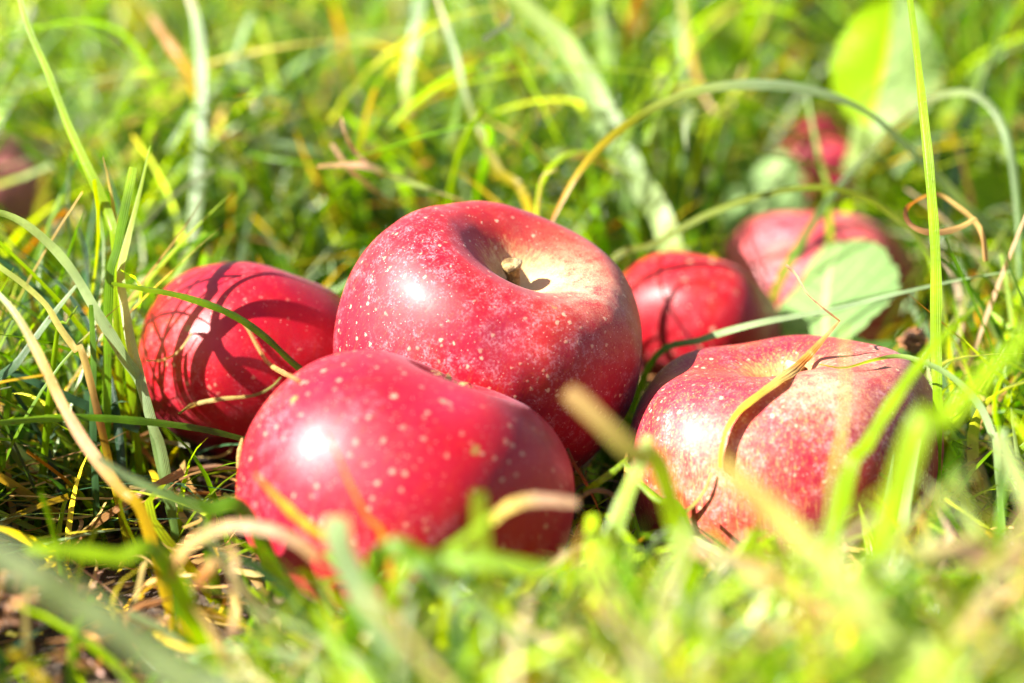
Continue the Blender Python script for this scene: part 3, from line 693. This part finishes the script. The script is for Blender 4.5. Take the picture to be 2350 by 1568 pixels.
straw("short orange-brown straw beside the jointed straw", [(490, 1285, .335), (470, 1320, .335), (445, 1350, .336)], 2.7, [(0, C_STRAW), (.4, C_ORANGE), (1, C_BROWN)], tipw=(.6, .5))
straw("thin tan straw dangling at the dotted apple's left edge", [(556, 1005, .41), (548, 1040, .41), (546, 1075, .41)], 1.0, [(0, C_STRAW), (1, C_STRAW)], tipw=(.4, .8))
straw("pink-tan blurred straw laid across the dotted apple's right foot", [(1125, 1195, .325), (1170, 1160, .325), (1230, 1145, .326), (1325, 1152, .328)], 3.2, [(0, C_YEL), (.4, C_STRAW), (.6, C_PINK), (1, C_PINK)], tipw=(.7, .9), twist=(.3, .6))
straw("arched brown straw in the dark gap between dotted and streaky apples", [(1325, 1150, .40), (1355, 1128, .40), (1395, 1130, .40), (1430, 1160, .40), (1455, 1185, .40)], 1.2, [(0, C_TAN), (.5, C_BROWN), (1, C_TAN)], tipw=(.6, .6))
straw("twisted brown stalk standing in the dark gap between dotted and streaky apples", [(1300, 1030, .415), (1320, 1070, .414), (1350, 1120, .413), (1380, 1190, .412), (1395, 1260, .41)], 1.4, [(0, C_BROWN), (.5, C_TAN), (1, C_BROWN)], tipw=(.8, .6), twist=(.2, 1.3, .2), root=True)
straw("orange-yellow blurred straw hugging the dotted apple's lower left", [(585, 1090, .345), (640, 1150, .343), (700, 1205, .34), (745, 1235, .338)], 3.0, [(0, C_ORANGE), (.5, C_YEL), (1, C_YEL)], tipw=(.4, .8), twist=(.8, .5))
straw("wide tan straw lying in the bright cut grass", [(1590, 1255, .30), (1720, 1305, .298), (1850, 1370, .295), (1960, 1420, .292)], 4.0, [(0, C_PINK), (.5, C_STRAW), (1, C_TAN)], tipw=(.5, .7), twist=(.3, .2))
straw("broad white-bleached blade lying flat in the bright cut grass", [(2060, 1275, .28), (2160, 1265, .28), (2270, 1270, .28), (2390, 1300, .28)], 5.0, [(0, C_PALE), (.5, C_PINK), (1, C_STRAW)], tipw=(.5, .9), twist=(.4, .2))

# ------------------------------------------------------------------ broad leaves of a weed
LR = .55


def broad_leaf(label, base, tip, width, tint, tint2=None, cup=.25, roll=0.0, bend=.15, stalk=None, notch=0.0, ns=64, nu=21):
    B, T = np.array(at(*base)), np.array(at(*tip))
    ax = T - B; Ln = np.linalg.norm(ax); ax /= Ln
    mid = (B + T) / 2
    view = mid - np.array(CAM); view /= np.linalg.norm(view)
    sd_ = np.cross(ax, view); sd_ /= np.linalg.norm(sd_)
    nn = np.cross(sd_, ax)
    if abs((nn * math.cos(roll) - sd_ * math.sin(roll)) @ np.array(sdir)) < abs((nn * math.cos(roll) + sd_ * math.sin(roll)) @ np.array(sdir)):
        roll = -roll
    s2 = sd_ * math.cos(roll) + nn * math.sin(roll); n2 = nn * math.cos(roll) - sd_ * math.sin(roll)
    V, Cc, UV = [], [], []
    r = np.random.default_rng(len(label))
    for i in range(ns):
        t = i / (ns - 1)
        w = width * .5 * (math.sin(math.pi * min(1, t ** .82 * .97 + .015)) ** .62) * (1 + .03 * math.sin(t * 90) + .02 * math.sin(t * 37))
        for j in range(nu):
            u = -1 + 2 * j / (nu - 1)
            wav = .05 * width * math.sin(t * 9 + u * 2 + len(label)) * abs(u)
            p = B + ax * Ln * (t - notch * (abs(u) ** 2) * t * .25) + s2 * w * u + n2 * (cup * w * u * u + bend * Ln * math.sin(math.pi * t) + wav)
            V.append(p); UV.append((u, t))
            Cc.append(tint if (tint2 is None or u < 0) else tint2)
    idx = np.arange(ns * nu).reshape(ns, nu)
    F = np.stack([idx[:-1, :-1], idx[:-1, 1:], idx[1:, 1:], idx[1:, :-1]], -1).reshape(-1, 4)
    o = mesh_np("weed_leaf", np.array(V), F, M_LEAF, colors=np.array(Cc), uv=np.array(UV))
    tag(o, label, "leaf", "broad leaves of a weed")
    if stalk:
        g = float(ground_h(B[0], B[1]))
        e = B + np.array([stalk[0], stalk[1], 0]); e[2] = g - .004
        path = catmull(np.array([B + ax * Ln * .03, B - ax * .012, (B + e) / 2 - ax * .004, e]), 14)
        sv, sf = tube(path, [.0012] * 14, 8)
        sv = np.array(sv)
        mesh_np("stalk", sv, sf, M_LEAF, colors=np.tile(np.array([.16, .22, .05]), (len(sv), 1)), uv=np.tile(np.array([.5, .5]), (len(sv), 1)), parent=o)
    return o


broad_leaf("tall lime leaf standing upright, lit through, behind the upright lime blade", (1990, 300, .64), (2050, -15, .62), .042, (.26, .38, .13), (.18, .30, .003), cup=.22, roll=.3, bend=.10, stalk=(.004, .01))  # halves tinted apart: lit-through and front-lit light painted into the colour
broad_leaf("pale green round leaf leaning against the pale red apple", (1895, 805, .525), (1925, 555, .575), .044, (.18, .30, .10), cup=.2, roll=LR, bend=-.06, stalk=(.004, .004))
broad_leaf("pale blurred leaf lying flat beyond the small dark red apple", (1690, 545, .70), (1800, 345, .72), .036, (.26, .40, .15), cup=.2, roll=LR, bend=.08, stalk=(.0, .01))
broad_leaf("pale folded leaf hanging under the tall lime leaf", (2010, 190, .69), (1945, 395, .66), .017, (.22, .30, .09), cup=.5, roll=.5, bend=.1, stalk=None)
broad_leaf("small bright lime leaf lying behind the arching silver blade", (2390, 470, .66), (2215, 395, .68), .022, (.16, .26, .006), cup=.2, roll=.5, stalk=(.01, .0))
broad_leaf("yellowish lime leaf tucked under the arching silver blade", (2080, 360, .70), (2210, 235, .72), .020, (.19, .27, .012), cup=.3, roll=.2, stalk=(.0, .01))
broad_leaf("curled green leaf lying against the streaky apple's far side", (2105, 800, .50), (1955, 775, .50), .012, (.06, .13, .02), cup=.4, roll=.9, bend=.1)


# ------------------------------------------------------------------ wet clod and its crumbs
def clod(label, px, py, z, r, seed):
    import bmesh
    bm = bmesh.new(); bmesh.ops.create_icosphere(bm, subdivisions=5, radius=1)
    rs = np.random.default_rng(seed)
    K = rs.normal(0, 1, (14, 3)) * np.linspace(2, 12, 14)[:, None]; ph = rs.uniform(0, 6.3, 14); am = .22 / np.linspace(1, 5, 14)
    for v in bm.verts:
        q = np.array(v.co); d = 1 + float((am * np.sin(K @ q + ph)).sum())
        v.co = v.co * d * r; v.co.z *= .75
    me = bpy.data.meshes.new("soil_clod"); bm.to_mesh(me); bm.free()
    me.polygons.foreach_set("use_smooth", np.ones(len(me.polygons), dtype=bool)); me.materials.append(M_CLOD)
    o = bpy.data.objects.new("soil_clod", me); col.objects.link(o); o.location = at(px, py, z)
    tag(o, label, "soil clod")


clod("wet reddish brown clod of soil on the bare ground", 45, 1372, .372, .0085, 4)
clod("small tan crumb of soil beside the streaky apple, at the foot of the upright blade", 2092, 778, .475, .0030, 9)


# ------------------------------------------------------------------ the lawn, in bulk
def scatter(name, n_try, xy, height, width, palette, weights, mat, lean=(.1, .8), bend=(.2, 1.3), dry_tip=.10, seg=7, seed=1, lift=0.0, keep=None, min_depth=.2, dropcap=True, flat=False, vary=.42):
    r = np.random.default_rng(seed)
    x, y = xy(r, n_try)
    N = len(x)
    L = height(r, x, y); W = width(r, x, y)
    az = r.uniform(0, 2 * np.pi, N)
    th0 = r.uniform(lean[0], lean[1], N); bd = r.uniform(bend[0], bend[1], N)
    t = np.linspace(0, 1, seg)
    th = th0[:, None] + bd[:, None] * t[None, :] ** 1.3
    if flat:
        th = np.pi / 2 + r.normal(0, .16, N)[:, None] + (r.normal(0, .5, N)[:, None]) * (t[None, :] - .5)
    if flat and lift > .05:
        th = th + .9 * (t[None, :] - .6) * r.uniform(.4, 1.6, N)[:, None]
    ds = L[:, None] / (seg - 1)
    hz = np.concatenate([np.zeros((N, 1)), np.cumsum(np.sin(th[:, :-1]) * ds, 1)], 1)
    vt = np.concatenate([np.zeros((N, 1)), np.cumsum(np.cos(th[:, :-1]) * ds, 1)], 1)
    az2 = az[:, None] + r.normal(0, .5, N)[:, None] * t[None, :] ** 2
    base = ground_h(x, np.minimum(y, 5.0)) - .003 + lift * r.random(N)
    P = np.stack([x[:, None] + hz * np.cos(az2), y[:, None] + hz * np.sin(az2), base[:, None] + vt], -1)
    # keep blades out of the fruit and out of the clear view of it
    ok = np.ones(N, bool)
    for (c, R, hs, Rm) in APPLES:
        q = (P - c) @ Rm / R
        rr = (q[..., 0] ** 2 + q[..., 1] ** 2) / 1.04 ** 2 + (q[..., 2] / (.84 * hs)) ** 2
        ok &= ~(rr < 1.0).any(1)
    px, py, pz = project(P)
    inside = (px > -60) & (px < 2410) & (py > -60) & (py < 1640)
    if dropcap:
        lim = np.interp(px, [-200, 60, 300, 420, 560, 900, 1300, 1340, 1460, 1520, 1950, 2060, 2200, 2400], [780, 820, 960, 1080, 1215, 1265, 1255, 1180, 1150, 1185, 1150, 1010, 830, 720])
        ok &= ~((inside & (pz < .42) & (py < lim)).any(1))
        # clear view of the fruit that stands further back
        for (cx, cy, a, b, zz) in ((1122, 765, 362, 325, .45), (590, 800, 290, 220, .48), (1595, 730, 220, 150, .54), (1920, 680, 150, 110, .57), (50, 440, 65, 75, .76), (1990, 150, 130, 150, .70), (1750, 440, 110, 90, .72), (1905, 385, 55, 65, .86), (2290, 420, 70, 50, .68), (1765, 930, 310, 180, .44), (1850, 630, 190, 130, .6), (940, 1060, 392, 200, .4)):
            ok &= ~((((px - cx) / a) ** 2 + ((py - cy) / b) ** 2 < 1) & (pz < zz) & (pz > 0)).any(1)
        ok &= ~((inside & (pz < min_depth)).any(1))
    if keep is not None:
        ok &= keep(r, x, y)
    P, W, az2, L = P[ok], W[ok], az2[ok], L[ok]
    N = len(P)
    T = np.gradient(P, axis=1); T /= np.maximum(np.linalg.norm(T, axis=2, keepdims=True), 1e-9)
    ang = az2[:N] if len(az2) == N else az2
    ang = ang + np.pi / 2 + r.normal(0, .35, N)[:, None] + r.normal(0, .7, N)[:, None] * t[None, :]
    S = np.stack([np.cos(ang), np.sin(ang), r.normal(0, .25, N)[:, None] + 0 * ang], -1)
    S -= T * (S * T).sum(2, keepdims=True); S /= np.maximum(np.linalg.norm(S, axis=2, keepdims=True), 1e-9)
    NN = np.cross(S, T)
    prof = np.clip((1 - t) / .55, 0.0, 1) ** .8 * (.75 + .25 * np.minimum(t / .2, 1))
    cut = r.random(N) < .3                                  # mown tips end square
    pr = np.where(cut[:, None], np.maximum(prof, .65)[None, :], prof[None, :])
    hw = (W[:, None] * .5 * pr + 4e-5)[..., None]
    fold = r.uniform(.0, .5, N)[:, None, None]
    us = np.array([-1.0, 0.0, 1.0])
    V = np.stack([P + S * hw * u + NN * hw * fold * (abs(u) - .5) for u in us], 2).reshape(-1, 3)
    k = 3
    b = (np.arange(N) * seg * k)[:, None, None]
    idx = np.arange(seg * k).reshape(seg, k)
    q = np.stack([idx[:-1, :-1], idx[:-1, 1:], idx[1:, 1:], idx[1:, :-1]], -1).reshape(-1, 4)
    F = (q[None] + b).reshape(-1, 4)
    pal = np.array(palette); wts = np.array(weights, float); wts /= wts.sum()
    pick = r.choice(len(pal), N, p=wts)
    c = pal[pick] * np.exp(r.normal(0, vary, N))[:, None] * (1 + r.normal(0, .08, (N, 3)))
    dt = (r.random(N) < dry_tip)[:, None] * np.clip((t[None, :] - r.uniform(.35, .95, N)[:, None]) * 5, 0, 1)
    tipc = np.where((r.random(N) < .75)[:, None], np.array(C_STRAW), np.array(C_ORANGE)) * .9
    cc = c[:, None, :] * (1 - dt[..., None]) + tipc[:, None, :] * dt[..., None]
    basew = np.clip(1 - t / .22, 0, 1)[None, :, None]        # pale sheath at the foot of a blade
    cc = cc * (1 - .25 * basew) + np.array([.16, .15, .03]) * .25 * basew
    cc = np.repeat(cc[:, :, None, :], k, 2).reshape(-1, 3)
    uv = np.stack([np.tile(us, N * seg), np.tile(np.repeat(t, k), N)], -1)
    o = mesh_np(name, V, F, mat, colors=np.clip(cc, .0008, .8), uv=uv)
    print(name, N, "blades")
    return o


NEAR_LIME = (.25, .37, .006); BLEACHED = (.52, .42, .26)  # NEAR_LIME: lime brightened, foreground sun painted into the colour
PAL = [C_LIME, C_GREEN, C_OLIVE, C_TEAL, C_SILVER, C_DARK, C_YEL, C_STRAW, C_TAN]


def xy_box(x0, x1, y0, y1):
    return lambda r, n: (r.uniform(x0, x1, n), r.uniform(y0, y1, n))


def xy_fan(y0, y1, k, c, p=1.0):
    def f(r, n):
        y = y0 + (y1 - y0) * r.random(n) ** p
        return r.uniform(-1, 1, n) * (c + k * y), y
    return f


def bare(r, x, y):      # the worn patch of soil left of the fruit
    d = np.hypot((x + .100) / .060, (y - .365) / .085)
    return r.random(len(x)) < np.clip(d - .35, .10, 1)


def kind_stuff(o, label, cat="grass"):
    tag(o, label, cat, None, "stuff")


kind_stuff(scatter("grass", 20000, xy_box(-.55, .6, .14, .62), lambda r, x, y: r.uniform(.018, .052, len(x)) * np.where(y > .5, 1.2, 1),
                   lambda r, x, y: r.uniform(.0013, .0036, len(x)), PAL, [6, 4, 1.6, 1.2, 2.6, .8, .8, .9, .5], M_LAWN, seed=2, keep=bare),
           "short mown lawn grass around the apples")
kind_stuff(scatter("grass", 9500, xy_fan(.575, 1.15, .42, .10), lambda r, x, y: r.uniform(.05, .13, len(x)) * (1 + .4 * (y - .6)) * (1 + .3 * np.clip(x / .3, 0, 1)),
                   lambda r, x, y: r.uniform(.0013, .0036, len(x)), PAL, [5, 8, 1.2, 1.6, 1.8, 5.5, .15, .6, .3], M_LAWN, seed=3, vary=.6, lean=(.05, 1.15), bend=(.1, 1.3), seg=9),  # extra dark greens paint the background shade into the blades
           "longer blurred grass behind the apples")
kind_stuff(scatter("grass", 420, lambda r, n: (r.uniform(-.02, .45, n), r.uniform(.76, 1.05, n)), lambda r, x, y: r.uniform(.12, .24, len(x)),
                   lambda r, x, y: r.uniform(.003, .006, len(x)), PAL, [4, 6, 1, 2, 3.5, 3, .15, .3, .3], M_LAWN, seed=13, vary=.6, lean=(.02, .35), bend=(.3, 1.5), seg=11),  # dark greens weighted up in place of background shade
           "long loose grass standing behind the apples")
kind_stuff(scatter("grass", 6000, xy_fan(1.1, 2.6, .42, .15), lambda r, x, y: r.uniform(.08, .20, len(x)),
                   lambda r, x, y: r.uniform(.004, .009, len(x)), PAL, [3, 7, 1.2, 1.8, .8, 6, .25, .3, .3], M_LAWN, seed=4, vary=.6, lean=(.05, .8), bend=(.2, 1.5)),  # distant shade put into the darker blade palette
           "tall grass at the far edge of the lawn")
kind_stuff(scatter("grass", 14000, lambda r, n: (r.uniform(-2.2, 2.2, n), r.uniform(-1.0, 3.2, n)), lambda r, x, y: r.uniform(.03, .07, len(x)),
                   lambda r, x, y: r.uniform(.003, .006, len(x)), PAL, [5, 4, 2, 1, 2, 1, .6, .6, .3], M_LAWN, seed=5,
                   keep=lambda r, x, y: (np.abs(x) > .5 + .4 * np.clip(y, 0, 9)) | (y < .12)),
           "mown lawn grass spreading away to the sides")
kind_stuff(scatter("grass", 1500, xy_box(-.30, -.155, .22, .42), lambda r, x, y: r.uniform(.04, .085, len(x)),
                   lambda r, x, y: r.uniform(.002, .0042, len(x)), PAL, [4, 4, 1.5, 2, 2.5, 1, .6, .6, .3], M_LAWN, seed=6, lean=(.05, .6), bend=(.2, 1.2)),  # unseen tuft beyond the frame, put in to shade the soil
           "thick taller tuft of grass added out of view to shade the bare soil")
kind_stuff(scatter("grass", 1700, lambda r, n: (r.uniform(-.04, .2, n), r.uniform(.2, .33, n)), lambda r, x, y: r.uniform(.03, .07, len(x)),
                   lambda r, x, y: r.uniform(.0014, .0036, len(x)), [NEAR_LIME, C_PALE, C_SILVER, C_GREEN, BLEACHED, C_PINK], [6, 5, 4, 2.5, 2.2, .8], M_LAWN, seed=17, lean=(.1, .9), bend=(.3, 1.6), min_depth=.215),
           "wide blurred lawn grass nearest the lens")
kind_stuff(scatter("grass", 1000, lambda r, n: (r.uniform(.0, .12, n), r.uniform(.19, .27, n)), lambda r, x, y: r.uniform(.055, .10, len(x)),
                   lambda r, x, y: r.uniform(.0014, .0040, len(x)), [NEAR_LIME, C_PALE, C_SILVER, C_GREEN, BLEACHED, C_PINK], [6, 5, 4.5, 2, 2.4, .8], M_LAWN, seed=19, lean=(.1, .9), bend=(.3, 1.6), min_depth=.2),
           "tallest out-of-focus grass right under the lens")
kind_stuff(scatter("grass", 420, lambda r, n: (r.uniform(-.19, -.085, n), r.uniform(.40, .50, n)), lambda r, x, y: r.uniform(.05, .11, len(x)),
                   lambda r, x, y: r.uniform(.0014, .0028, len(x)), [C_LIME, C_GREEN, C_TEAL, C_SILVER, C_STRAW], [3, 3, 3, 2.5, .6], M_HERO, seed=23, lean=(.2, 1.2), bend=(.1, .8), seg=11),
           "long ribbed grass crossing left of the shadowed apple")
kind_stuff(scatter("grass", 340, lambda r, n: (r.uniform(.12, .25, n), r.uniform(.33, .50, n)), lambda r, x, y: r.uniform(.045, .10, len(x)),
                   lambda r, x, y: r.uniform(.0016, .003, len(x)), [NEAR_LIME, C_GREEN, C_PALE, C_SILVER, BLEACHED], [5, 3, 3, 2, 1.5], M_HERO, seed=29, lean=(.1, 1.1), bend=(.1, 1.0), seg=11),
           "long pale grass crowding the streaky apple's far side")
kind_stuff(scatter("grass", 1500, xy_fan(.56, 1.0, .42, .05), lambda r, x, y: r.uniform(.05, .13, len(x)),
                   lambda r, x, y: r.uniform(.0013, .0032, len(x)), [C_LIME, C_GREEN, C_SILVER, C_PALE, C_STRAW], [4, 3, 3, 2, 1], M_LAWN, seed=31, flat=True, lift=.085, seg=11, vary=.5),
           "bent grass lying tangled across the longer grass")
kind_stuff(scatter("straw_litter", 15000, lambda r, n: (r.uniform(-.5, .6, n), r.uniform(.2, 1.0, n)), lambda r, x, y: r.uniform(.006, .03, len(x)),
                   lambda r, x, y: r.uniform(.0007, .0022, len(x)), [C_STRAW, C_TAN, C_BROWN, C_YEL, C_PINK], [3, 3, 1.5, 1.2, 1.5], M_DRY, seed=7, lift=.02, flat=True, dry_tip=0, vary=.35),
           "cut dry straw bits scattered between the blades", "straw")
